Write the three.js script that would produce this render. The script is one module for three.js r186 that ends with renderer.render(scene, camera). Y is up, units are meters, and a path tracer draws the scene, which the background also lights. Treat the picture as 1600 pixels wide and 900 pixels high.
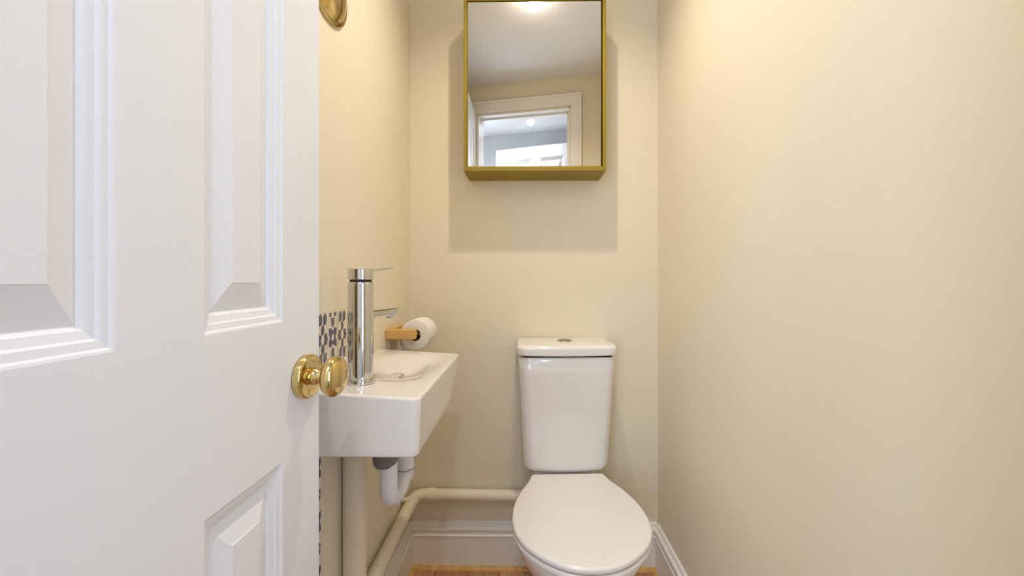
import * as THREE from 'three';
import { RoundedBoxGeometry } from 'three/addons/geometries/RoundedBoxGeometry.js';
import { mergeGeometries, toCreasedNormals } from 'three/addons/utils/BufferGeometryUtils.js';
import { RectAreaLightUniformsLib } from 'three/addons/lights/RectAreaLightUniformsLib.js';

RectAreaLightUniformsLib.init();
const scene = new THREE.Scene();

// ---------------------------------------------------------------- camera
// X to the right, Y up from the floor; "d" is the distance in front of the camera (world z = -d)
const F = 575, EYE = 1.12;
const camera = new THREE.PerspectiveCamera(2 * Math.atan(450 / F) * 180 / Math.PI, 16 / 9, 0.02, 30);
camera.position.set(0, EYE, 0);
camera.rotation.set(0, 0.0122, 0);
camera.setViewOffset(1600, 900, -13, 12, 1600, 900);
scene.add(camera);

const renderer = new THREE.WebGLRenderer({ antialias: true });
renderer.toneMapping = THREE.LinearToneMapping;
renderer.toneMappingExposure = 0.63;
renderer.shadowMap.enabled = true;

const ROOM_LAMP = { color: 0xfff3e4, power: 4.2, glow: 0.06, at: [0.046, 2.432, -0.888] };
const HALL_LAMP = { color: 0xdde8ff, power: 3.2 };
const FILL_LIGHT = { color: 0xc3d8ff, radiance: 11.8 };            // cool fill light, added behind the camera through made-up hall windows
scene.background = new THREE.Color(0.75, 0.85, 1.0);

// ---------------------------------------------------------------- sizes of the room
const XL = -0.454, XR = 0.522, DB = 1.45, CEIL = 2.48, T = 0.12;
const SKEW = 0.183, ANG = Math.atan(SKEW), WALL0 = 0.125;     // the door wall runs askew

// ---------------------------------------------------------------- helpers
let seed = 7;
const rnd = () => { seed = (seed * 1664525 + 1013904223) >>> 0; return seed / 4294967296; };
const taken = {};
function numbered(n) {
  if (!(n in taken)) { taken[n] = 0; return n; }
  taken[n]++; return n + '_' + String(taken[n]).padStart(3, '0');
}
function shade(m) { m.castShadow = true; m.receiveShadow = true; return m; }
function part(name, geo, mat, parent) {
  const m = shade(new THREE.Mesh(geo, mat)); m.name = name; parent.add(m); return m;
}
function thing(name, label, category, pos = [0, 0, 0], group) {
  const g = new THREE.Group(); g.name = numbered(name); g.position.set(...pos);
  g.userData = { label, category }; if (group) g.userData.group = group;
  scene.add(g); return g;
}
function struct(name, geo, mat, label, category) {
  const m = shade(new THREE.Mesh(geo, mat)); m.name = name;
  m.userData = { kind: 'structure', label, category }; scene.add(m); return m;
}
function structGroup(name, label, category) {
  const g = new THREE.Group(); g.name = name; g.userData = { kind: 'structure', label, category };
  scene.add(g); return g;
}
function box(x0, x1, y0, y1, z0, z1) {
  const g = new THREE.BoxGeometry(x1 - x0, y1 - y0, z1 - z0);
  g.translate((x0 + x1) / 2, (y0 + y1) / 2, (z0 + z1) / 2); return g;
}
function rbox(x0, x1, y0, y1, z0, z1, r = 0.002, seg = 2) {
  const g = new RoundedBoxGeometry(x1 - x0, y1 - y0, z1 - z0, seg, r);
  g.translate((x0 + x1) / 2, (y0 + y1) / 2, (z0 + z1) / 2); return g;
}
function lathe(pts, seg = 48) { return new THREE.LatheGeometry(pts.map(p => new THREE.Vector2(p[0], p[1])), seg); }
function tube(pts, r, seg = 48, rad = 20, tension = 0.5) {
  const c = new THREE.CatmullRomCurve3(pts.map(p => new THREE.Vector3(...p)), false, 'catmullrom', tension);
  return new THREE.TubeGeometry(c, seg, r, rad, false);
}
// a stack of closed loops (arrays of [x,y,z], equal length) skinned into one surface, ends closed
function loft(loops, capA = true, capB = true) {
  const n = loops[0].length, pos = [], idx = [];
  for (const l of loops) for (const p of l) pos.push(...p);
  for (let k = 0; k < loops.length - 1; k++) for (let i = 0; i < n; i++) {
    const a = k * n + i, b = k * n + (i + 1) % n, c = a + n, d = b + n;
    idx.push(a, b, d, a, d, c);
  }
  const cap = (k, flip) => {
    const c = [0, 0, 0]; for (const p of loops[k]) { c[0] += p[0] / n; c[1] += p[1] / n; c[2] += p[2] / n; }
    const ci = pos.length / 3; pos.push(...c);
    for (let i = 0; i < n; i++) { const a = k * n + i, b = k * n + (i + 1) % n; flip ? idx.push(ci, b, a) : idx.push(ci, a, b); }
  };
  if (capA) cap(0, true); if (capB) cap(loops.length - 1, false);
  const g = new THREE.BufferGeometry();
  g.setAttribute('position', new THREE.Float32BufferAttribute(pos, 3));
  g.setAttribute('uv', new THREE.Float32BufferAttribute(new Float32Array(pos.length / 3 * 2), 2));
  g.setIndex(idx); g.computeVertexNormals(); return g;
}
function orient(g) {                                       // turn the faces outwards if the loops ran the other way
  const p = g.attributes.position, ix = g.index.array; let v = 0;
  const a = new THREE.Vector3(), b = new THREE.Vector3(), c = new THREE.Vector3();
  for (let i = 0; i < ix.length; i += 3) {
    a.fromBufferAttribute(p, ix[i]); b.fromBufferAttribute(p, ix[i + 1]); c.fromBufferAttribute(p, ix[i + 2]);
    v += a.dot(b.cross(c));
  }
  if (v < 0) { for (let i = 0; i < ix.length; i += 3) { const t = ix[i + 1]; ix[i + 1] = ix[i + 2]; ix[i + 2] = t; } g.computeVertexNormals(); }
  return g;
}
const smooth = (a, b, x) => { const t = Math.min(1, Math.max(0, (x - a) / (b - a))); return t * t * (3 - 2 * t); };

// ---------------------------------------------------------------- textures
function noiseTex(size, fn, color) {
  const d = new Uint8Array(size * size * 4);
  for (let y = 0; y < size; y++) for (let x = 0; x < size; x++) {
    const c = fn(x, y), o = (y * size + x) * 4; d[o] = c[0]; d[o + 1] = c[1]; d[o + 2] = c[2]; d[o + 3] = 255;
  }
  const t = new THREE.DataTexture(d, size, size); t.magFilter = THREE.LinearFilter; t.minFilter = THREE.LinearMipmapLinearFilter;
  t.generateMipmaps = true; t.wrapS = t.wrapT = THREE.RepeatWrapping; if (color) t.colorSpace = THREE.SRGBColorSpace; t.needsUpdate = true; return t;
}
function lattice(n) { const a = []; for (let i = 0; i < n * n; i++) a.push(rnd()); return a; }
function vnoise(L, n, x, y) {
  const xi = Math.floor(x), yi = Math.floor(y), fx = x - xi, fy = y - yi, s = t => t * t * (3 - 2 * t);
  const q = (i, j) => L[((j % n + n) % n) * n + ((i % n + n) % n)];
  const a = q(xi, yi) * (1 - s(fx)) + q(xi + 1, yi) * s(fx), b = q(xi, yi + 1) * (1 - s(fx)) + q(xi + 1, yi + 1) * s(fx);
  return a * (1 - s(fy)) + b * s(fy);
}
const L1 = lattice(16), L2 = lattice(64), L3 = lattice(128);
const rollerTex = noiseTex(256, (x, y) => {
  const v = 0.4 * vnoise(L2, 64, x / 4, y / 4) + 0.6 * vnoise(L3, 128, x / 2, y / 2); const k = 90 + v * 110; return [k, k, k];
});
rollerTex.repeat.set(4, 4);
const woodTex = noiseTex(512, (x, y) => {
  const g = vnoise(L2, 64, x / 8, y / 128), w = vnoise(L1, 16, x / 32, y / 128), f = vnoise(L3, 128, x / 4, y / 32);
  const v = 0.5 * g + 0.3 * w + 0.2 * f; return [168 + v * 50, 124 + v * 48, 84 + v * 42];
}, true);
const oakTex = noiseTex(256, (x, y) => {
  const g = vnoise(L2, 64, x / 64, y / 4), f = vnoise(L3, 128, x / 16, y / 2); const v = 0.6 * g + 0.4 * f;
  return [200 + v * 36, 152 + v * 38, 80 + v * 34];
}, true);

// ---------------------------------------------------------------- materials
const S = (o) => new THREE.MeshStandardMaterial(o), P = (o) => new THREE.MeshPhysicalMaterial(o);
const M = {
  wall: S({ color: '#ece1c5', roughness: 0.62, bumpMap: rollerTex, bumpScale: 0.0004 }),
  ceiling: S({ color: '#f4f1ec', roughness: 0.85, bumpMap: rollerTex, bumpScale: 0.0004 }),
  hallWall: S({ color: '#c3c4c8', roughness: 0.75 }),
  gloss: P({ color: '#f4eee2', roughness: 0.38, clearcoat: 0.25, clearcoatRoughness: 0.3 }),
  door: P({ color: '#ebe9e6', roughness: 0.36, clearcoat: 0.2, clearcoatRoughness: 0.3 }),
  pipePaint: S({ color: '#ebdfc4', roughness: 0.42 }),
  ceramic: P({ color: '#f1ebe2', roughness: 0.12, clearcoat: 0.7, clearcoatRoughness: 0.04 }),
  seat: P({ color: '#f0e9df', roughness: 0.24, clearcoat: 0.25, clearcoatRoughness: 0.15 }),
  chrome: S({ color: '#d6d4d0', roughness: 0.06, metalness: 1 }),
  satin: S({ color: '#a59d8c', roughness: 0.3, metalness: 1 }),
  dark: S({ color: '#2b2622', roughness: 0.6 }),
  brass: S({ color: '#d8c084', roughness: 0.13, metalness: 1 }),
  gold: S({ color: '#98801a', roughness: 0.5, metalness: 0.15 }),
  mirror: S({ color: '#eeeeec', roughness: 0.0, metalness: 1 }),
  plastic: S({ color: '#e9e7ea', roughness: 0.34 }),
  rubber: S({ color: '#77736f', roughness: 0.5 }),
  oak: S({ map: oakTex, roughness: 0.5 }),
  paper: S({ color: '#f3ece0', roughness: 0.95, bumpMap: rollerTex, bumpScale: 0.0006 }),
  card: S({ color: '#6b4a2e', roughness: 0.9 }),
  grout: S({ color: '#d8cdb4', roughness: 0.85 }),
  white: S({ color: '#efece6', roughness: 0.5 }),
  glass: P({ color: '#ffffff', roughness: 0.02, transmission: 1, thickness: 0, ior: 1.5 }),
  opal: P({ color: '#f6f1e6', roughness: 0.4, transmission: 0.3, thickness: 0 }),
};

// ================================================================ THE SETTING
// walls (each with thickness)
struct('wall_back', box(XL - T, XR + T, 0, CEIL, -DB - T, -DB), M.wall, 'cream painted back wall behind the toilet', 'wall');
struct('wall_left', box(XL - T, XL, 0, CEIL, -DB, 0.02), M.wall, 'cream painted left wall carrying the basin', 'wall');
struct('wall_right', box(XR, XR + T, 0, CEIL, -DB, -0.1), M.wall, 'plain cream painted right wall', 'wall');
struct('ceiling', box(XL - T, XR + T, CEIL, CEIL + T, -DB - T, 0.1), M.ceiling, 'white painted ceiling of the small room', 'ceiling');

// floor: boards running away from the camera
{
  const fl = structGroup('floor', 'brown wooden floorboards', 'floor');
  part('subfloor', box(-2.4, 2.6, -0.12, -0.016, -DB - T, 1.6), M.dark, fl);
  const bw = 0.122, mats = [0, 1, 2].map(i => { const t = woodTex.clone(); t.repeat.set(0.25, 1); t.offset.set(i * 0.31, i * 0.17); t.needsUpdate = true; return S({ map: t, roughness: 0.45, color: ['#ffffff', '#efe6dc', '#f6efe8'][i] }); });
  const g = rbox(-bw / 2 + 0.0008, bw / 2 - 0.0008, -0.016, 0, -DB + 0.0, 1.0, 0.0015, 1);
  for (let i = 0, x = XL + bw / 2 - 0.01; x < XR + 0.05; x += bw, i++) { const b = part('floorboard', g, mats[i % 3], fl); b.position.x = x; }
}
// skirting boards: moulded profile swept along each wall
{
  const prof = new THREE.Shape();
  prof.moveTo(0, 0); prof.lineTo(0.018, 0); prof.lineTo(0.018, 0.124); prof.lineTo(0.0205, 0.127); prof.lineTo(0.0205, 0.131); prof.lineTo(0.016, 0.135);
  prof.lineTo(0.0135, 0.143); prof.quadraticCurveTo(0.0215, 0.148, 0.0205, 0.156); prof.quadraticCurveTo(0.019, 0.165, 0.012, 0.166);
  prof.quadraticCurveTo(0.009, 0.170, 0.009, 0.177); prof.lineTo(0.005, 0.181); prof.lineTo(0, 0.181); prof.closePath();
  const run = (len) => new THREE.ExtrudeGeometry(prof, { depth: len, bevelEnabled: false, curveSegments: 8 }).scale(1, 0.955, 1);
  const b = struct('baseboard_back', run(XR - XL), M.gloss, 'white moulded skirting board along the back wall', 'skirting');
  b.position.set(XL, 0, -DB); b.rotation.y = 0;
  // profile x -> towards the room, extrude -> along the wall
  b.geometry.applyMatrix4(new THREE.Matrix4().makeBasis(new THREE.Vector3(0, 0, 1), new THREE.Vector3(0, 1, 0), new THREE.Vector3(1, 0, 0)));
  flip(b.geometry);
  const l = struct('baseboard_left', run(DB - 0.25), M.gloss, 'white moulded skirting board along the left wall', 'skirting');
  l.position.set(XL, 0, -DB);
  const r = struct('baseboard_right', run(DB - 0.32), M.gloss, 'white moulded skirting board along the right wall', 'skirting');
  r.geometry.applyMatrix4(new THREE.Matrix4().makeScale(-1, 1, 1)); flip(r.geometry);
  r.position.set(XR, 0, -DB);
  // small wooden beads at the foot of the skirting
  const bead = (len) => { const s = new THREE.Shape(); s.moveTo(0, 0); s.lineTo(0.018, 0); s.quadraticCurveTo(0.017, 0.008, 0.004, 0.009); s.lineTo(0, 0.009); s.closePath(); return new THREE.ExtrudeGeometry(s, { depth: len, bevelEnabled: false, curveSegments: 6 }); };
  const bb = struct('trim_1', bead(XR - XL - 0.04), M.oak, 'narrow oak bead at the foot of the back skirting', 'trim');
  bb.geometry.applyMatrix4(new THREE.Matrix4().makeBasis(new THREE.Vector3(0, 0, 1), new THREE.Vector3(0, 1, 0), new THREE.Vector3(1, 0, 0))); flip(bb.geometry);
  bb.position.set(XL + 0.02, 0, -DB + 0.018);
  const bl = struct('trim_2', bead(DB - 0.25), M.oak, 'narrow oak bead at the foot of the left skirting', 'trim'); bl.position.set(XL + 0.018, 0, -DB + 0.018);
  const br = struct('trim_3', bead(DB - 0.35), M.oak, 'narrow oak bead at the foot of the right skirting', 'trim');
  br.geometry.applyMatrix4(new THREE.Matrix4().makeScale(-1, 1, 1)); flip(br.geometry); br.position.set(XR - 0.018, 0, -DB + 0.018);
}
function flip(g) {
  const n = g.index; const p = g.attributes.position;
  if (n) { const a = n.array; for (let i = 0; i < a.length; i += 3) { const t = a[i]; a[i] = a[i + 1]; a[i + 1] = t; } }
  else for (const k of Object.keys(g.attributes)) {
    const at = g.attributes[k], s = at.itemSize, a = at.array;
    for (let i = 0; i < at.count; i += 3) for (let j = 0; j < s; j++) { const t = a[i * s + j]; a[i * s + j] = a[(i + 1) * s + j]; a[(i + 1) * s + j] = t; }
  }
  g.computeVertexNormals();
}

// the door wall: askew; local x along the wall, local z towards the room (+), origin on its room face
const hall = (g) => { g.rotation.y = ANG; g.position.set(0, 0, -WALL0); return g; };   // local +z is turned to face the camera's back
const OL = -0.341, OR = 0.308, HEAD = 2.28;           // opening, measured along the wall
{
  const s = new THREE.Shape();
  s.moveTo(-1.8, 0); s.lineTo(OL, 0); s.lineTo(OL, HEAD); s.lineTo(OR, HEAD); s.lineTo(OR, 0); s.lineTo(2.2, 0); s.lineTo(2.2, CEIL); s.lineTo(-1.8, CEIL); s.closePath();
  const g = new THREE.ExtrudeGeometry(s, { depth: T, bevelEnabled: false });   // room face at local z=0, wall goes back to +z (behind the camera)
  hall(struct('wall_front', g, M.wall, 'cream wall with the doorway, seen in the mirror', 'wall'));
  // lining and architrave
  const fr = hall(structGroup('trim_4', 'white architrave and lining around the doorway, seen in the mirror', 'door frame'));
  const w = 0.077, th = 0.018;
  const arch = (sgn) => {
    const z0 = sgn < 0 ? -th : T, z1 = sgn < 0 ? 0 : T + th;
    part('architrave', rbox(OL - w, OL - 0.006, 0, HEAD + 0.006, z0, z1, 0.004), M.gloss, fr);
    part('architrave', rbox(OR + 0.006, OR + w, 0, HEAD + 0.006, z0, z1, 0.004), M.gloss, fr);
    part('architrave', rbox(OL - w, OR + w, HEAD + 0.006, HEAD + 0.082, z0, z1, 0.004), M.gloss, fr);
    part('moulding', rbox(OL - w, OR + w, HEAD + 0.066, HEAD + 0.082, z0 + (sgn < 0 ? -0.008 : 0), z1 + (sgn < 0 ? 0 : 0.008), 0.004), M.gloss, fr);
    part('moulding', rbox(OR + w - 0.016, OR + w, 0, HEAD + 0.066, z0 + (sgn < 0 ? -0.008 : 0), z1 + (sgn < 0 ? 0 : 0.008), 0.004), M.gloss, fr);
  };
  arch(-1); arch(1);
  part('lining', box(OL, OL + 0.012, 0, HEAD, 0, T), M.gloss, fr);
  part('lining', box(OR - 0.012, OR, 0, HEAD, 0, T), M.gloss, fr);
  part('lining', box(OL, OR, HEAD - 0.012, HEAD, 0, T), M.gloss, fr);
  part('door_stop', box(OL + 0.012, OR - 0.012, HEAD - 0.024, HEAD - 0.012, 0.045, 0.08), M.gloss, fr);
  part('door_stop', box(OR - 0.024, OR - 0.012, 0, HEAD - 0.012, 0.045, 0.08), M.gloss, fr);
}
// the hall behind the camera
{
  const H0 = T, H1 = 0.86;
  const WY0 = 0.6, WY1 = 2.05, ADDED_WINS = [[-1.45, -0.42, 'added wide white framed hall window for fill light, unseen behind the camera, to the left'], [0.52, 1.0, 'added narrow white framed hall window for fill light, unseen behind the camera, to the right']];  // unseen windows, added to carry soft cool fill light
  const fs = new THREE.Shape(); fs.moveTo(-1.7, 0); fs.lineTo(2.3, 0); fs.lineTo(2.3, CEIL); fs.lineTo(-1.7, CEIL); fs.closePath();
  for (const [a, b] of ADDED_WINS) { const fo = new THREE.Path(); fo.moveTo(a, WY0); fo.lineTo(a, WY1); fo.lineTo(b, WY1); fo.lineTo(b, WY0); fo.closePath(); fs.holes.push(fo); }
  const fg = new THREE.ExtrudeGeometry(fs, { depth: 0.1, bevelEnabled: false }); fg.translate(0, 0, H1);
  hall(struct('wall_hall_far', fg, M.hallWall, 'pale grey far wall of the hall, seen in the mirror', 'wall'));
  ADDED_WINS.forEach(([a, b, label], i) => {
    const wn = hall(structGroup('added_window_' + (i + 1), label, 'window')), zf = H1 + 0.045, zb = H1 + 0.09;
    part('added_window_frame', rbox(a, a + 0.045, WY0, WY1, zf, zb, 0.003), M.gloss, wn); part('added_window_frame', rbox(b - 0.045, b, WY0, WY1, zf, zb, 0.003), M.gloss, wn);
    part('added_window_frame', rbox(a + 0.045, b - 0.045, WY0, WY0 + 0.045, zf, zb, 0.003), M.gloss, wn); part('added_window_frame', rbox(a + 0.045, b - 0.045, WY1 - 0.045, WY1, zf, zb, 0.003), M.gloss, wn);
    part('added_window_sill', rbox(a - 0.03, b + 0.03, WY0 - 0.03, WY0, H1 - 0.035, zf, 0.004), M.gloss, wn);
    part('added_window_pane', box(a + 0.045, b - 0.045, WY0 + 0.045, WY1 - 0.045, zf + 0.02, zf + 0.024), M.glass, wn);
    const ra = new THREE.RectAreaLight(FILL_LIGHT.color, FILL_LIGHT.radiance, b - a - 0.1, WY1 - WY0 - 0.1); ra.name = 'added_fill_light';  // area light added as fill for the door and right wall
    const rg = new THREE.Group(); rg.name = 'added_fill_light_mount'; hall(rg); scene.add(rg);
    ra.position.set((a + b) / 2, (WY0 + WY1) / 2, zf + 0.012); rg.add(ra);    // a rect light shines along its own -z
  });
  hall(struct('wall_hall_left', box(-1.8, -1.7, 0, CEIL, 0.0, H1 + 0.1), M.hallWall, 'pale grey end wall of the hall, seen in the mirror', 'wall'));
  hall(struct('wall_hall_right', box(2.2, 2.3, 0, CEIL, 0.0, H1 + 0.1), M.hallWall, 'grey end wall of the hall, out of view', 'wall'));
  hall(struct('ceiling_hall', box(-1.8, 2.3, CEIL, CEIL + 0.1, 0.06, H1 + 0.1), M.ceiling, 'white hall ceiling, seen in the mirror', 'ceiling'));
}

// ---------------------------------------------------------------- panelled doors
// leaf in its own plane: u from 0 (hinge) to W, y up; front face at +n
const prof = [[0, 0], [0.10, -0.0008], [0.18, -0.0030], [0.46, -0.0040], [0.55, -0.0066], [0.86, -0.0084], [1, -0.0120], [1.04, -0.0120]];
function panelGeo(u0, u1, y0, y1, mx, my, bx, by, side, th) {
  const rings = [];
  for (const [t, z] of prof) rings.push([mx * t, my * t, z]);
  rings.push([mx * 1.04 + bx, my * 1.04 + by, -0.0035], [mx * 1.04 + bx + 0.0015, my * 1.04 + by + 0.0015, -0.0025]);
  const tri = [];
  const cn = (r, k) => { const a = r[0], b = r[1]; const z = side > 0 ? th / 2 + r[2] : -th / 2 - r[2];
    return [[u0 + a, y0 + b, z], [u1 - a, y0 + b, z], [u1 - a, y1 - b, z], [u0 + a, y1 - b, z]][k]; };
  const quad = (a, b, c, d) => { if (side > 0) tri.push(...a, ...b, ...c, ...a, ...c, ...d); else tri.push(...a, ...c, ...b, ...a, ...d, ...c); };
  for (let i = 0; i < rings.length - 1; i++) for (let k = 0; k < 4; k++) quad(cn(rings[i], k), cn(rings[i], (k + 1) % 4), cn(rings[i + 1], (k + 1) % 4), cn(rings[i + 1], k));
  const e = rings[rings.length - 1]; quad(cn(e, 0), cn(e, 1), cn(e, 2), cn(e, 3));
  const g = new THREE.BufferGeometry(); g.setAttribute('position', new THREE.Float32BufferAttribute(tri, 3));
  g.setAttribute('uv', new THREE.Float32BufferAttribute(new Float32Array(tri.length / 3 * 2), 2)); g.computeVertexNormals(); return g;
}
function panelDoor(g, W, Hh, cols, rows, th = 0.04) {
  const s = new THREE.Shape(); s.moveTo(0, 0.006); s.lineTo(W, 0.006); s.lineTo(W, Hh); s.lineTo(0, Hh); s.closePath();
  for (const [u0, u1] of cols) for (const [y0, y1] of rows) {
    const h = new THREE.Path(); h.moveTo(u0, y0); h.lineTo(u0, y1); h.lineTo(u1, y1); h.lineTo(u1, y0); h.closePath(); s.holes.push(h);
  }
  const lg = new THREE.ExtrudeGeometry(s, { depth: th, bevelEnabled: false }); lg.translate(0, 0, -th / 2);
  part('door_leaf', lg, M.door, g);
  for (const [u0, u1] of cols) for (const [y0, y1] of rows)
    part('door_panel', mergeGeometries([panelGeo(u0, u1, y0, y1, 0.018, 0.023, 0.022, 0.032, 1, th), panelGeo(u0, u1, y0, y1, 0.018, 0.023, 0.022, 0.032, -1, th)]), M.door, g);
}
// the open door on the left: front face towards +X
const DX = -0.345;
{
  const d = structGroup('door_1', 'open white six panel door with brass knob on the left', 'door');
  const W = 0.6, d0 = 0.012;                                    // hinge at d0, latch edge at 0.614
  const u = (dd) => dd - d0;
  panelDoor(d, W, 2.27, [[u(0.128), u(0.306)], [u(0.3915), u(0.5205)]], [[0.21, 0.861], [1.06, 1.76], [1.86, 2.17]]);
  d.position.set(DX - 0.02, 0, -d0); d.rotation.y = Math.PI / 2;  // u -> -z, front face -> +X
  // knob set, its axis along local +z (out of the front face)
  const k = new THREE.Group(); k.name = 'knob_set'; k.userData.label = 'polished brass knob on a round rose'; d.add(k);
  k.position.set(u(0.572), 0.970, 0.02);
  const turn = (g) => { g.rotateX(Math.PI / 2); return g; };      // lathe axis y -> z
  part('rose', turn(lathe([[0, 0], [0.0335, 0], [0.034, 0.002], [0.0338, 0.009], [0.0325, 0.0115], [0.030, 0.0125], [0.016, 0.0125], [0.0145, 0.0115], [0, 0.0115]])), M.brass, k);
  part('neck', turn(lathe([[0.0125, 0.0115], [0.0135, 0.016], [0.0128, 0.021], [0.0095, 0.024], [0.0085, 0.028], [0.0095, 0.032], [0.012, 0.035]])), M.brass, k);
  const kp = []; for (let i = 0; i <= 22; i++) { const a = Math.PI * i / 22; kp.push([0.0315 * Math.pow(Math.sin(a), 0.85) + 0.0001, 0.0475 - 0.0160 * Math.cos(a)]); }
  part('knob', turn(lathe(kp, 64)), M.brass, k);
  for (const a of [-0.35, Math.PI - 0.35]) { const sc = part('screw', turn(lathe([[0, 0.0138], [0.0028, 0.0138], [0.0034, 0.0128], [0.0034, 0.012]], 16)), M.brass, k); sc.position.set(Math.sin(a) * 0.024, -Math.cos(a) * 0.024, 0); }
  const k2 = k.clone(); k2.name = 'knob_set'; k2.rotation.y = Math.PI; k2.position.z = -0.02; d.add(k2);
  for (const y of [0.25, 1.1, 2.0]) part('hinge', lathe([[0, 0], [0.006, 0.001], [0.006, 0.089], [0, 0.09]], 16).translate(-0.004, y, -0.018), M.brass, d);
}
// a door standing ajar in the hall (seen in the mirror)
{
  const d = structGroup('door_2', 'white panelled door standing ajar in the hall, seen in the mirror', 'door');
  const W = 0.72; panelDoor(d, W, 2.27, [[0.11, 0.32], [0.4, 0.61]], [[0.21, 0.861], [1.06, 1.76], [1.86, 2.17]]);
  d.position.set(-0.25, 0, 0.637); d.rotation.y = Math.atan(0.30);
}

// ================================================================ THINGS
// ---------------------------------------------------------------- toilet
{
  const t = thing('toilet', 'white close coupled toilet with closed lid against the back wall', 'toilet', [0.143, 0, -1.442]);
  t.rotation.y = 0.04;
  // half width of the lid against distance from its back edge
  const WP = [[0, 0.128], [0.02, 0.131], [0.057, 0.145], [0.083, 0.158], [0.13, 0.177], [0.18, 0.190], [0.23, 0.1945], [0.28, 0.190], [0.32, 0.176], [0.355, 0.152], [0.39, 0.114], [0.413, 0.076], [0.425, 0.042], [0.43, 0]];
  const half = new THREE.CatmullRomCurve3(WP.map(p => new THREE.Vector3(p[1], 0, p[0])), false, 'centripetal').getPoints(60);
  const outline = (() => { const a = []; const bk = 8; // back edge then right side to the tip then left side
    const hs = half.filter(p => p.z > 0.019), R = 0.014, side = [];
    for (let i = 1; i <= 6; i++) { const q = Math.PI / 2 * i / 6; side.push([0.128 - R + R * Math.sin(q) + 0.002 * i / 6, R * (1 - Math.cos(q))]); }
    for (const p of hs) side.push([p.x, p.z]);
    for (let i = 0; i <= bk; i++) a.push([(0.128 - R) * (2 * i / bk - 1), 0]);
    for (const p of side) a.push(p);
    for (let i = side.length - 2; i >= 0; i--) a.push([-side[i][0], side[i][1]]);
    return a; })();
  const offs = (o) => {                                                 // outline moved inwards by o
    const n = outline.length; return outline.map((p, i) => {
      const a = outline[(i + n - 1) % n], b = outline[(i + 1) % n]; let tx = b[0] - a[0], tz = b[1] - a[1]; const l = Math.hypot(tx, tz); tx /= l; tz /= l;
      return [p[0] - tz * o, p[1] + tx * o];
    }); };
  const slab = (z0, y0, y1, r, o0 = 0, crown = 0) => {
    const loops = []; const put = (o, y) => loops.push(offs(o + o0).map(p => [p[0], y, p[1] + z0]));
    for (let i = 0; i <= 4; i++) { const a = Math.PI / 2 * i / 4; put(r * (1 - Math.sin(a)), y0 + r * (1 - Math.cos(a))); }
    for (let i = 0; i <= 6; i++) { const a = Math.PI / 2 * i / 6; put(r * (1 - Math.cos(a)), y1 - r + r * Math.sin(a)); }
    const last = offs(r + o0), sc = (k, y) => loops.push(last.map(p => [p[0] * k, y, 0.21 + (p[1] - 0.21) * k + z0]));
    sc(0.8, y1 + crown * 0.6); sc(0.5, y1 + crown * 0.9); sc(0.2, y1 + crown);
    return orient(loft(loops));
  };
  // pan: lofted sections from the foot to the rim
  {
    const E = [[0, 0.60], [0.08, 0.66], [0.22, 0.80], [0.38, 0.95], [0.52, 1], [0.66, 0.97], [0.79, 0.84], [0.9, 0.6], [0.965, 0.36], [1, 0]];
    const eh = new THREE.CatmullRomCurve3(E.map(p => new THREE.Vector3(p[1], 0, p[0])), false, 'centripetal').getPoints(40);
    const sec = (y, zb, zf, hw) => { const a = []; for (let i = 0; i < 6; i++) a.push([(-0.6 + 1.2 * i / 6) * hw, y, zb]);
      for (const p of eh) a.push([p.x * hw, y, zb + (zf - zb) * p.z]); for (let i = eh.length - 2; i > 0; i--) a.push([-eh[i].x * hw, y, zb + (zf - zb) * eh[i].z]); return a; };
    const loops = [sec(0.0, 0.06, 0.44, 0.115), sec(0.012, 0.06, 0.442, 0.117), sec(0.05, 0.06, 0.435, 0.112), sec(0.12, 0.06, 0.43, 0.108), sec(0.19, 0.06, 0.445, 0.116), sec(0.25, 0.06, 0.48, 0.137),
      sec(0.30, 0.06, 0.52, 0.160), sec(0.34, 0.06, 0.548, 0.177), sec(0.37, 0.06, 0.563, 0.187), sec(0.385, 0.06, 0.568, 0.190), sec(0.396, 0.062, 0.566, 0.189), sec(0.402, 0.066, 0.56, 0.184), sec(0.404, 0.075, 0.55, 0.175)];
    part('pan', orient(loft(loops)), M.ceramic, t);
    part('rear_shelf', rbox(-0.112, 0.112, 0.33, 0.437, 0.03, 0.115, 0.02, 4), M.ceramic, t);
  }
  const seat = part('seat', slab(0.151, 0.409, 0.424, 0.006, 0.001), M.seat, t);
  const lid = part('lid', slab(0.150, 0.4265, 0.444, 0.0075, 0, 0.0025), M.seat, t);
  for (const x of [-0.075, 0.075]) { const h = part('hinge', lathe([[0, 0], [0.014, 0], [0.015, 0.004], [0.015, 0.02], [0.012, 0.024], [0, 0.025]], 24), M.chrome, t); h.position.set(x, 0.404, 0.172); }
  // cistern: bowed front, sides drawn in towards the foot
  const plan = (hw, front, bow, y, back = 0.0) => {
    const a = []; const r = 0.038; const N = 14;
    a.push([-hw, y, back + 0.002], [-hw + 0.004, y, back], [hw - 0.004, y, back], [hw, y, back + 0.002]);
    const side = (x) => front - bow * (x / hw) ** 2;
    for (let i = 0; i <= 4; i++) a.push([hw, y, back + 0.004 + (side(hw) - r - back - 0.004) * i / 4]);
    for (let i = 1; i <= 8; i++) { const q = Math.PI / 2 * i / 8; a.push([hw - r + r * Math.cos(q), y, side(hw - r) - r + r * Math.sin(q)]); }
    for (let i = 1; i < N; i++) { const x = (hw - r) * (1 - 2 * i / N); a.push([x, y, side(x)]); }
    for (let i = 8; i >= 1; i--) { const q = Math.PI / 2 * i / 8; a.push([-hw + r - r * Math.cos(q), y, side(hw - r) - r + r * Math.sin(q)]); }
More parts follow.
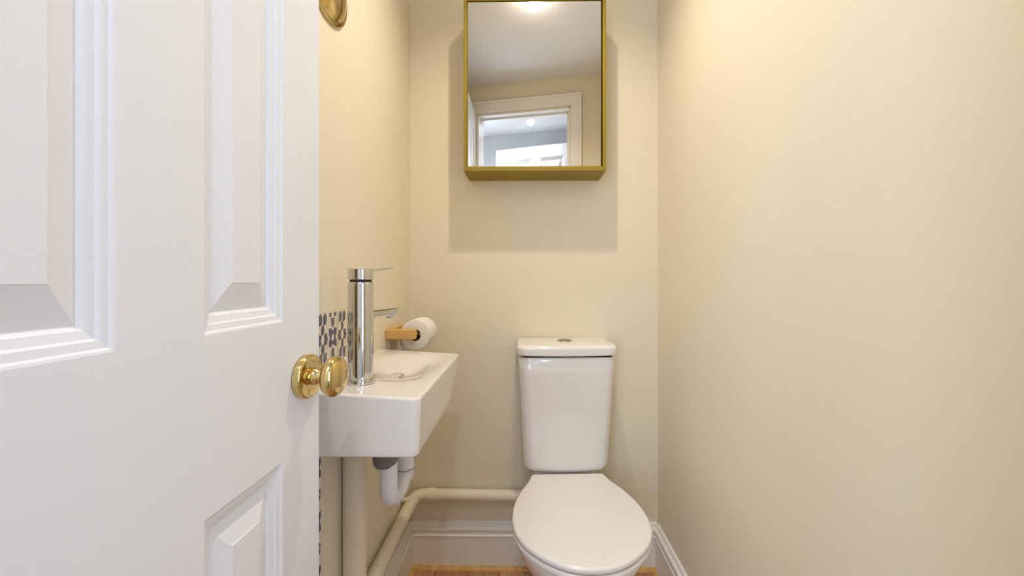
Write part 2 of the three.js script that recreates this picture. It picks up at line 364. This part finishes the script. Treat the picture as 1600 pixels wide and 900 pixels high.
    for (let i = 4; i >= 1; i--) a.push([-hw, y, back + 0.004 + (side(hw) - r - back - 0.004) * i / 4]);
    return a; };
  const cl = [];
  const bot = 0.438, top = 0.851;
  for (const [dy, o] of [[0, 0.034], [0.001, 0.024], [0.004, 0.014], [0.010, 0.006], [0.018, 0.002], [0.028, 0]]) cl.push(plan(0.1515 + dy * 0.045 - o, 0.150 + dy * 0.05 - o * 0.7, 0.014, bot + dy, o * 0.2));
  for (let i = 1; i <= 8; i++) { const q = 0.028 + (top - bot - 0.028) * i / 8; cl.push(plan(0.1515 + q * 0.0445, 0.150 + 0.028 * q / 0.4, 0.014, bot + q)); }
  const cis = part('cistern', orient(loft(cl)), M.ceramic, t);
  const ll = []; const y0 = 0.8595, y1 = 0.898;
  const LW = 0.1775, LF = 0.187;
  for (const [dy, o] of [[0, 0.006], [0.001, 0.002], [0.004, 0]]) ll.push(plan(LW - o, LF - o, 0.016, y0 + dy, -0.004));
  ll.push(plan(LW, LF, 0.016, y1 - 0.016, -0.004));
  for (let i = 1; i <= 6; i++) { const a = Math.PI / 2 * i / 6, o = 0.013 * (1 - Math.cos(a)); ll.push(plan(LW - o, LF - o, 0.016, y1 - 0.016 + 0.013 * Math.sin(a), -0.004 + o * 0.3)); }
  ll.push(plan(LW - 0.04, LF - 0.035, 0.016, y1 - 0.001, 0.006)); ll.push(plan(LW - 0.08, LF - 0.06, 0.01, y1, 0.02));
  part('cistern_lid', orient(loft(ll)), M.ceramic, cis);
  part('gasket', rbox(-0.156, 0.156, 0.850, 0.860, 0.004, 0.155, 0.002), M.dark, cis);
  const btn = part('flush_button', lathe([[0, 0.0065], [0.012, 0.006], [0.021, 0.004], [0.026, 0.0015], [0.0275, -0.002], [0.0275, -0.006]], 32), M.satin, cis); btn.userData.label = 'chrome flush button';
  btn.position.set(0.0, y1, 0.085);
}

// ---------------------------------------------------------------- basin
const SINK = { d0: 0.712, d1: 1.155, x0: XL, x1: -0.205, rim: 0.890, bot: 0.773 };
{
  const b = thing('basin', 'small white rectangular wall hung basin on the left wall', 'basin', [XL, 0, 0]);
  const N = 160, w = SINK.x1 - SINK.x0, xa = 0, xb = w;
  const rect = (x0, x1, z0, z1, r) => { const a = []; // rounded rectangle, equal count per corner & side
    const c = [[x1 - r, z1 - r, 0], [x0 + r, z1 - r, 1], [x0 + r, z0 + r, 2], [x1 - r, z0 + r, 3]]; const ns = 24, nc = 10;
    for (let k = 0; k < 4; k++) { for (let i = 0; i < nc; i++) { const q = Math.PI / 2 * (k + i / nc); a.push([c[k][0] + r * Math.cos(q), c[k][1] + r * Math.sin(q)]); }
      const e = Math.PI / 2 * (k + 1), p = [c[k][0] + r * Math.cos(e), c[k][1] + r * Math.sin(e)], n = c[(k + 1) % 4], q0 = [n[0] + r * Math.cos(e), n[1] + r * Math.sin(e)];
      for (let i = 0; i < ns; i++) a.push([p[0] + (q0[0] - p[0]) * i / ns, p[1] + (q0[1] - p[1]) * i / ns]); }
    return a; };
  const za = -SINK.d1, zb = -SINK.d0;                     // far, near
  const topY = (x, z) => {
    const rimY = SINK.rim + 0.055 * (w - x);
    // bowl: sides, front and back rims 16 mm, tap deck at the near end
    const sx = smooth(0.018, 0.11, x) * smooth(w - 0.010, w - 0.105, x), sz = smooth(za + 0.006, za + 0.19, z) * smooth(-0.80, -0.975, z);
    return rimY - 0.028 * sx * sz;
  };
  const loops = [];
  const fall = 0.125;                                       // the far end is undercut
  const body = (t, o) => rect(xa + o * 0, xb - o - 0.004 * (1 - t), za + fall * (1 - t) + o, zb - o, Math.max(0.004, 0.016 - o));
  loops.push(body(0, 0.05).map(p => [p[0], SINK.bot, p[1]]));
  loops.push(body(0, 0.008).map(p => [p[0], SINK.bot, p[1]]));
  loops.push(body(0, 0.003).map(p => [p[0], SINK.bot + 0.0015, p[1]]));
  loops.push(body(0, 0).map(p => [p[0], SINK.bot + 0.006, p[1]]));
  for (let i = 1; i <= 6; i++) { const t = i / 6; loops.push(body(Math.pow(t, 0.9), 0).map(p => { const ty = topY(p[0], p[1]) - 0.006; return [p[0], SINK.bot + 0.006 + (ty - SINK.bot - 0.006) * t, p[1]]; })); }
  for (const [o, dy] of [[0.0006, 0.0036], [0.002, 0.0015], [0.0045, 0.0003], [0.007, 0]]) loops.push(body(1, o).map(p => [p[0], topY(p[0], p[1]) - dy, p[1]]));
  const side = orient(loft(loops, true, false));
  const gx = 56, gz = 100, gp = [], gi = [];
  for (let j = 0; j <= gz; j++) for (let i = 0; i <= gx; i++) { const x = 0.0005 + (w - 0.007) * i / gx, z = za + 0.0065 + (zb - za - 0.013) * j / gz; gp.push(x, topY(x, z) + 0.0001, z); }
  for (let j = 0; j < gz; j++) for (let i = 0; i < gx; i++) { const a = j * (gx + 1) + i, c = a + gx + 1; gi.push(a, c, a + 1, a + 1, c, c + 1); }
  const gg = new THREE.BufferGeometry(); gg.setAttribute('position', new THREE.Float32BufferAttribute(gp, 3)); gg.setAttribute('uv', new THREE.Float32BufferAttribute(new Float32Array(gp.length / 3 * 2), 2)); gg.setIndex(gi); gg.computeVertexNormals();
  part('bowl', mergeGeometries([side, gg]), M.ceramic, b);
  const wst = part('waste', lathe([[0, 0.0012], [0.012, 0.0012], [0.019, 0.0008], [0.0205, -0.0002], [0.0205, -0.003]], 32), M.ceramic, b);
  part('waste_rim', new THREE.TorusGeometry(0.0212, 0.0009, 8, 40).rotateX(Math.PI / 2), M.satin, wst);
  const wx = 0.112, wz = -0.962; wst.position.set(wx, topY(wx, wz) + 0.0006, wz);
}
// ---------------------------------------------------------------- tap
{
  const t = thing('basin_tap', 'tall polished chrome mixer tap on the near end of the basin', 'tap', [-0.357, 0.8975, -0.797]);
  part('flange', lathe([[0, 0], [0.0295, 0], [0.030, 0.002], [0.0298, 0.009], [0.028, 0.0105], [0.0262, 0.011]], 48), M.chrome, t);
  part('body', lathe([[0.026, 0.010], [0.0262, 0.03], [0.0262, 0.214], [0.0255, 0.218], [0.0235, 0.219]], 64), M.chrome, t);
  part('gap_ring', lathe([[0.0225, 0.2185], [0.0225, 0.2235]], 48), M.dark, t);
  const head = part('head', lathe([[0.0235, 0.2235], [0.0255, 0.224], [0.0262, 0.2255], [0.0262, 0.2455], [0.0252, 0.2475], [0, 0.2478]], 64), M.chrome, t);
  const dir = Math.atan2(0.30, 0.95);                      // swing of spout and lever towards the room
  const arm = (g) => { g.rotateY(-dir); return g; };
  const sp = new RoundedBoxGeometry(0.030, 0.019, 0.100, 4, 0.006); sp.translate(0, 0.146, -0.0655); const m = new THREE.Matrix4().makeRotationX(-0.03);
  const spout = part('spout', arm(sp), M.chrome, t);
  part('aerator', arm(lathe([[0, 0.133], [0.0095, 0.133], [0.0105, 0.134], [0.0105, 0.142]], 24).translate(0, -0.002, -0.1)), M.chrome, spout);
  const lv = new RoundedBoxGeometry(0.022, 0.0042, 0.085, 2, 0.0018); lv.translate(0, 0, -0.0425); lv.rotateX(0.11); lv.translate(0, 0.243, -0.012);
  part('lever', arm(lv), M.chrome, head);
}
// ---------------------------------------------------------------- patterned tiles
function tileTexture(turn) {
  const c = document.createElement('canvas'); c.width = 256; c.height = 352; const x = c.getContext('2d');
  x.fillStyle = '#e6dbc1'; x.fillRect(0, 0, 256, 352);
  const ink = ['#56536c', '#625c70', '#504e69'];
  const blob = (pts, f) => { x.fillStyle = f; x.beginPath(); pts.forEach((p, i) => i ? x.lineTo(p[0], p[1]) : x.moveTo(p[0], p[1])); x.closePath(); x.fill(); };
  const petal = (cx, cy, w, h, a, f) => { x.save(); x.translate(cx, cy); x.rotate(a); x.fillStyle = f; x.beginPath(); x.moveTo(-w * 0.5, h * 0.5); x.lineTo(-w * 0.5, -h * 0.22); x.quadraticCurveTo(-w * 0.3, -h * 0.5, 0, -h * 0.5); x.quadraticCurveTo(w * 0.4, -h * 0.45, w * 0.5, -h * 0.1); x.lineTo(w * 0.4, h * 0.36); x.quadraticCurveTo(0, h * 0.56, -w * 0.5, h * 0.5); x.fill(); x.restore(); };
  const colA = (cx) => {
    petal(cx - 27, 42, 44, 80, 0, ink[0]); petal(cx + 27, 42, 44, 80, 0, ink[2]);
    petal(cx - 27, 310, 44, 80, Math.PI, ink[2]); petal(cx + 27, 310, 44, 80, Math.PI, ink[0]);
    // star round a pale diamond
    petal(cx, 112, 40, 68, 0, ink[1]); petal(cx, 242, 40, 68, Math.PI, ink[1]);
    blob([[cx - 14, 146], [cx - 48, 136], [cx - 63, 178], [cx - 48, 220], [cx - 14, 210], [cx - 20, 178]], ink[0]);
    blob([[cx + 14, 146], [cx + 48, 136], [cx + 63, 178], [cx + 48, 220], [cx + 14, 210], [cx + 20, 178]], ink[2]);
  };
  const colB = (cx) => {
    blob([[cx - 48, 4], [cx - 14, 4], [cx - 18, 36], [cx - 46, 30]], ink[1]); blob([[cx + 48, 4], [cx + 14, 4], [cx + 18, 36], [cx + 46, 30]], ink[2]);
    blob([[cx - 25, 40], [cx + 25, 40], [cx + 21, 90], [cx, 112], [cx - 21, 90]], ink[1]);
    blob([[cx - 52, 112], [cx - 22, 112], [cx, 130], [cx + 22, 112], [cx + 52, 112], [cx + 52, 152], [cx + 36, 178], [cx + 52, 204], [cx + 52, 244], [cx + 22, 244], [cx, 224], [cx - 22, 244], [cx - 52, 244], [cx - 52, 204], [cx - 36, 178], [cx - 52, 152]], ink[2]);
    blob([[cx, 154], [cx + 15, 164], [cx + 13, 196], [cx, 204], [cx - 13, 196], [cx - 15, 164]], '#e6dbc1');
    blob([[cx - 21, 264], [cx, 244], [cx + 21, 264], [cx + 25, 314], [cx - 25, 314]], ink[0]);
    blob([[cx - 48, 348], [cx - 14, 348], [cx - 18, 318], [cx - 46, 322]], ink[2]); blob([[cx + 48, 348], [cx + 14, 348], [cx + 18, 318], [cx + 46, 322]], ink[1]);
  };
  if (turn) { colA(64); colB(192); } else { colB(64); colA(192); }
  // worn print: pale specks
  for (let i = 0; i < 900; i++) { x.fillStyle = rnd() < 0.5 ? 'rgba(230,219,193,0.25)' : 'rgba(150,128,96,0.14)'; x.fillRect(rnd() * 256, rnd() * 352, 1 + rnd() * 4, 1 + rnd() * 4); }
  const t = new THREE.CanvasTexture(c); t.colorSpace = THREE.SRGBColorSpace; t.anisotropy = 8; return t;
}
const tileMat = P({ map: tileTexture(true), roughness: 0.22, clearcoat: 0.4, clearcoatRoughness: 0.08 });
const tileEdge = S({ color: '#e0d6be', roughness: 0.4 });
{
  const tw = 0.0866, th = 0.118;
  const g = new THREE.BoxGeometry(0.006, th - 0.0016, tw - 0.0016);
  const mats = [tileMat, tileEdge, tileEdge, tileEdge, tileEdge, tileEdge];
  const sp = thing('splashback', 'row of blue and cream patterned tiles above the basin behind the tap', 'tiles', [XL, 0, 0]);
  part('grout_bed', box(0, 0.003, 0.928, 1.049, -0.958, -0.698), M.grout, sp);
  for (let i = 0; i < 3; i++) { const t = part('tile', g, mats, sp); t.position.set(0.0052, 0.9285 + th / 2 + 0.001, -(0.698 + tw * (i + 0.5))); }
  part('sealant_strip', rbox(0.0, 0.012, 0.897, 0.929, -0.958, -0.714, 0.004), M.white, sp);
  const lo = thing('lower_tile_strip', 'strip of patterned tiles under the basin beside the door edge', 'tiles', [XL, 0, 0]);
  part('grout_bed', box(0, 0.003, 0.186, 0.772, -0.803, -0.718), M.grout, lo);
  for (let i = 0; i < 5; i++) { const t = part('tile', g, mats, lo); t.position.set(0.0052, 0.186 + 0.1172 * (i + 0.5), -(0.717 + tw / 2)); t.scale.y = 0.985; }
}
// ---------------------------------------------------------------- trap under the basin
{
  const t = thing('sink_trap', 'white plastic U bend trap hanging under the basin', 'trap', [0, 0, 0]);
  const A = [-0.313, -0.842], B = [-0.311, -0.950], yb = 0.643, R = 0.043;
  const mid = [(A[0] + B[0]) / 2, (A[1] + B[1]) / 2], dx = (B[0] - A[0]) / 2, dz = (B[1] - A[1]) / 2;
  const pts = [[A[0], 0.768, A[1]], [A[0], 0.72, A[1]], [A[0], 0.68, A[1]]];
  for (let i = 0; i <= 12; i++) { const a = Math.PI * i / 12; pts.push([mid[0] - dx * Math.cos(a), yb - R * Math.sin(a), mid[1] - dz * Math.cos(a)]); }
  pts.push([B[0], 0.68, B[1]], [B[0], 0.72, B[1]], [B[0], 0.768, B[1]]);
  part('bend', tube(pts, 0.0198, 90, 24), M.plastic, t);
  const nut = part('nut', lathe([[0.019, 0.606], [0.0215, 0.609], [0.0228, 0.635], [0.0240, 0.637], [0.0240, 0.643], [0.0228, 0.645], [0.0222, 0.70], [0.019, 0.702]], 32), M.plastic, t); nut.position.set(B[0], 0, B[1]);
  const ring = part('seal_ring', new THREE.TorusGeometry(0.0236, 0.0013, 8, 40).rotateX(Math.PI / 2), M.rubber, t); ring.position.set(B[0], 0.6362, B[1]);
  for (let i = 0; i < 10; i++) { const a = i / 10 * Math.PI * 2; part('rib', rbox(-0.0013, 0.0013, 0.609, 0.634, -0.0013, 0.0013, 0.0005, 1).translate(B[0] + 0.0225 * Math.cos(a), 0, B[1] + 0.0225 * Math.sin(a)), M.plastic, t); }
  const cup = part('waste_flange', lathe([[0.0195, 0.694], [0.023, 0.696], [0.0265, 0.702], [0.028, 0.712], [0.028, 0.773]], 32), M.rubber, t); cup.position.set(A[0] - 0.007, 0, A[1]);
}
// ---------------------------------------------------------------- waste pipes along the walls
{
  const p = thing('waste_pipe', 'cream painted waste pipe running round the corner above the skirting', 'pipe', [0, 0, 0]);
  const X = XL + 0.031, D = DB - 0.031, Y = 0.292, r = 0.0212;
  const pts = [[X, Y - 0.006, -0.935], [X, Y - 0.004, -1.1], [X, Y, -1.30], [X, Y, -(D - 0.04)]];
  for (let i = 1; i <= 6; i++) { const a = Math.PI / 2 * i / 7; pts.push([X + 0.034 * (1 - Math.cos(a)), Y, -(D - 0.034) - 0.034 * Math.sin(a)]); }
  pts.push([X + 0.04, Y, -D], [X + 0.2, Y - 0.001, -D], [0.035, Y - 0.003, -D]);
  part('run', tube(pts, r, 120, 24, 0.3), M.pipePaint, p);
  const collar = (pos, axis, len = 0.03, rr = r + 0.003) => { const g = lathe([[rr - 0.003, -len / 2], [rr, -len / 2 + 0.001], [rr, len / 2 - 0.001], [rr - 0.003, len / 2]], 32); if (axis === 'z') g.rotateX(Math.PI / 2); if (axis === 'x') g.rotateZ(Math.PI / 2); part('collar', g.translate(...pos), M.pipePaint, p); };
  collar([X, Y, -(D - 0.055)], 'z'); collar([X + 0.062, Y, -D], 'x');
  collar([X, Y - 0.005, -1.045], 'z', 0.004, r + 0.001);
  const clip = part('clip', rbox(XL, X + 0.004, Y + 0.018, Y + 0.028, -1.352, -1.338, 0.003), M.pipePaint, p);
  const v = thing('soil_pipe', 'upright cream painted pipe under the basin against the left wall', 'pipe', [XL + 0.0305, 0, -0.912]);
  part('pipe', lathe([[0, 0], [0.0275, 0], [0.0275, 0.772], [0, 0.772]], 40), M.pipePaint, v);
}
// ---------------------------------------------------------------- roll and holder
{
  const h = thing('roll_holder', 'oak toilet roll holder on the left wall beyond the basin', 'roll holder', [XL, 0.944, 0]);
  part('wall_plate', rbox(0, 0.018, -0.017, 0.017, -1.335, -1.2125, 0.003), M.oak, h);
  part('arm', rbox(0, 0.098, -0.0165, 0.0165, -1.212, -1.188, 0.004, 3), M.oak, h);
  part('peg', lathe([[0, 0], [0.009, 0], [0.009, 0.125], [0.007, 0.128], [0, 0.128]], 20).rotateX(-Math.PI / 2).translate(0.089, 0, -1.208), M.oak, h);
  const r = thing('toilet_roll', 'white toilet roll on the oak holder', 'toilet roll', [XL + 0.089, 0.938, -1.318]);
  const g = lathe([[0.0195, 0.0], [0.048, 0], [0.0505, 0.002], [0.051, 0.05], [0.0505, 0.098], [0.048, 0.1], [0.0195, 0.1]], 64); g.rotateX(Math.PI / 2);
  part('paper', g, M.paper, r);
  const c = lathe([[0.0195, 0.0004], [0.0195, 0.0996], [0.0185, 0.0996], [0.0185, 0.0004]], 40); c.rotateX(Math.PI / 2); part('core', c, M.card, r);
  part('loose_sheet', rbox(-0.0515, -0.0505, -0.095, 0.0, 0.001, 0.099, 0.0004, 1), M.paper, r);
}
// ---------------------------------------------------------------- mirror cabinet
{
  const x0 = -0.2195, x1 = 0.2905, y0 = 1.512, y1 = 2.136, zf = -1.318, c = thing('mirror_cabinet', 'gold framed mirror cabinet high on the back wall', 'cabinet', [0, 0, 0]);
  const t = 0.0115;
  part('side_panel', rbox(x0, x0 + t, y0, y1, -DB, zf, 0.0012), M.gold, c);
  part('side_panel', rbox(x1 - t, x1, y0, y1, -DB, zf, 0.0012), M.gold, c);
  part('bottom_panel', rbox(x0 + t, x1 - t, y0, y0 + 0.0155, -DB, zf, 0.0012), M.gold, c);
  part('top_panel', rbox(x0 + t, x1 - t, y1 - t, y1, -DB, zf, 0.0012), M.gold, c);
  part('back_panel', box(x0 + t, x1 - t, y0 + 0.0155, y1 - t, -DB + 0.001, -DB + 0.007), M.dark, c);
  const mx0 = x0 + t + 0.0012, mx1 = x1 - t - 0.005, my0 = y0 + 0.0155 + 0.0012, my1 = y1 - t - 0.002;
  const cd = part('door_backing', box(mx0 + 0.002, mx1 - 0.002, my0 + 0.002, my1 - 0.002, zf - 0.022, zf - 0.0086), M.dark, c);
  const s = new THREE.Shape(); s.moveTo(mx0 + 0.002, my0 + 0.002); s.lineTo(mx1 - 0.002, my0 + 0.002); s.lineTo(mx1 - 0.002, my1 - 0.002); s.lineTo(mx0 + 0.002, my1 - 0.002); s.closePath();
  const g = new THREE.ExtrudeGeometry(s, { depth: 0.002, bevelEnabled: true, bevelSize: 0.002, bevelThickness: 0.001, bevelSegments: 1 });
  g.translate(0, 0, zf - 0.0075); part('mirror', toCreasedNormals(g, 0.2), M.mirror, cd).userData.label = 'clear mirror glass';
}
// ---------------------------------------------------------------- round brass fitting, cut by the top of the picture
{
  const l = thing('wall_fitting', 'round polished brass wall fitting at the top of the left wall', 'wall fitting', [XL, 1.803, -0.838]);
  const plate = lathe([[0.086, 0], [0.088, 0.002], [0.0875, 0.005], [0.084, 0.007], [0.079, 0.0065], [0.075, 0.008], [0.068, 0.0135], [0.056, 0.0185], [0.040, 0.0225], [0.022, 0.0245], [0, 0.025]], 64); plate.rotateZ(-Math.PI / 2);
  part('backplate', plate, M.brass, l);
  const boss = lathe([[0.016, 0.022], [0.017, 0.026], [0.015, 0.033], [0.008, 0.037], [0, 0.038]], 32); boss.rotateZ(-Math.PI / 2); part('boss', boss, M.brass, l);
}
// ---------------------------------------------------------------- recessed lamps
function bulbMat(color, i) { return new THREE.MeshStandardMaterial({ color: '#ffffff', emissive: color, emissiveIntensity: i, roughness: 0.4 }); }
function downBeam(name, lamp, x, y, z, angle, radius) {
  const p = new THREE.SpotLight(lamp.color, lamp.power, 0, angle, 1, 2); p.position.set(x, y, z); p.target.position.set(x, 0, z);
  p.castShadow = true; p.shadow.radius = radius; p.shadow.mapSize.set(2048, 2048); p.name = name; scene.add(p, p.target);
}
{
  const [lx, ly, lz] = ROOM_LAMP.at;
  const l = thing('ceiling_lamp', 'small chrome ceiling downlight ringed with crystal drops, seen in the mirror', 'lamp', [lx, CEIL, lz]);
  part('ceiling_plate', lathe([[0, -0.012], [0.030, -0.012], [0.040, -0.009], [0.045, -0.003], [0.046, 0], [0, 0]], 48), M.chrome, l);
  part('bulb', lathe([[0, -0.076], [0.014, -0.073], [0.024, -0.063], [0.028, -0.050], [0.026, -0.036], [0.018, -0.022], [0.014, -0.011]], 32), bulbMat(ROOM_LAMP.color, 16), l);
  const dg = new THREE.OctahedronGeometry(0.006); dg.scale(0.9, 1.5, 0.9);
  for (let i = 0; i < 12; i++) { const a = i / 12 * Math.PI * 2; const d = part('crystal_drop', dg, M.glass, l); d.position.set(0.038 * Math.cos(a), -0.0200, 0.038 * Math.sin(a)); }
  downBeam('ceiling_lamp_light', ROOM_LAMP, lx, ly, lz, 1.2, 1.1);
  const p = new THREE.PointLight(ROOM_LAMP.color, ROOM_LAMP.glow, 0, 2); p.position.set(lx, ly, lz); p.castShadow = true; p.shadow.radius = 1.1; p.name = 'ceiling_lamp_glow'; scene.add(p);
}
{
  const spots = [[0.048, 0.44, 'recessed white downlight in the hall ceiling, seen in the mirror'], [-0.35, 0.25, 'added recessed downlight beside the doorway in the hall, out of view, to brighten the right wall']];  // the second one is added, out of view, to brighten the right wall
  for (const [x, z, label] of spots) {
    const l = thing('downlight', label, 'downlight', [x, CEIL, z], 'hall downlights');
    part('bezel', lathe([[0.030, 0.0], [0.042, 0], [0.043, -0.003], [0.036, -0.006], [0.030, -0.002]], 40), M.white, l);
    part('lens', lathe([[0, -0.0035], [0.03, -0.003]], 32), bulbMat(HALL_LAMP.color, 10), l);
    downBeam('downlight_light', HALL_LAMP, x, CEIL - 0.03, z, 1.3, 1.5);
  }
}

renderer.render(scene, camera);
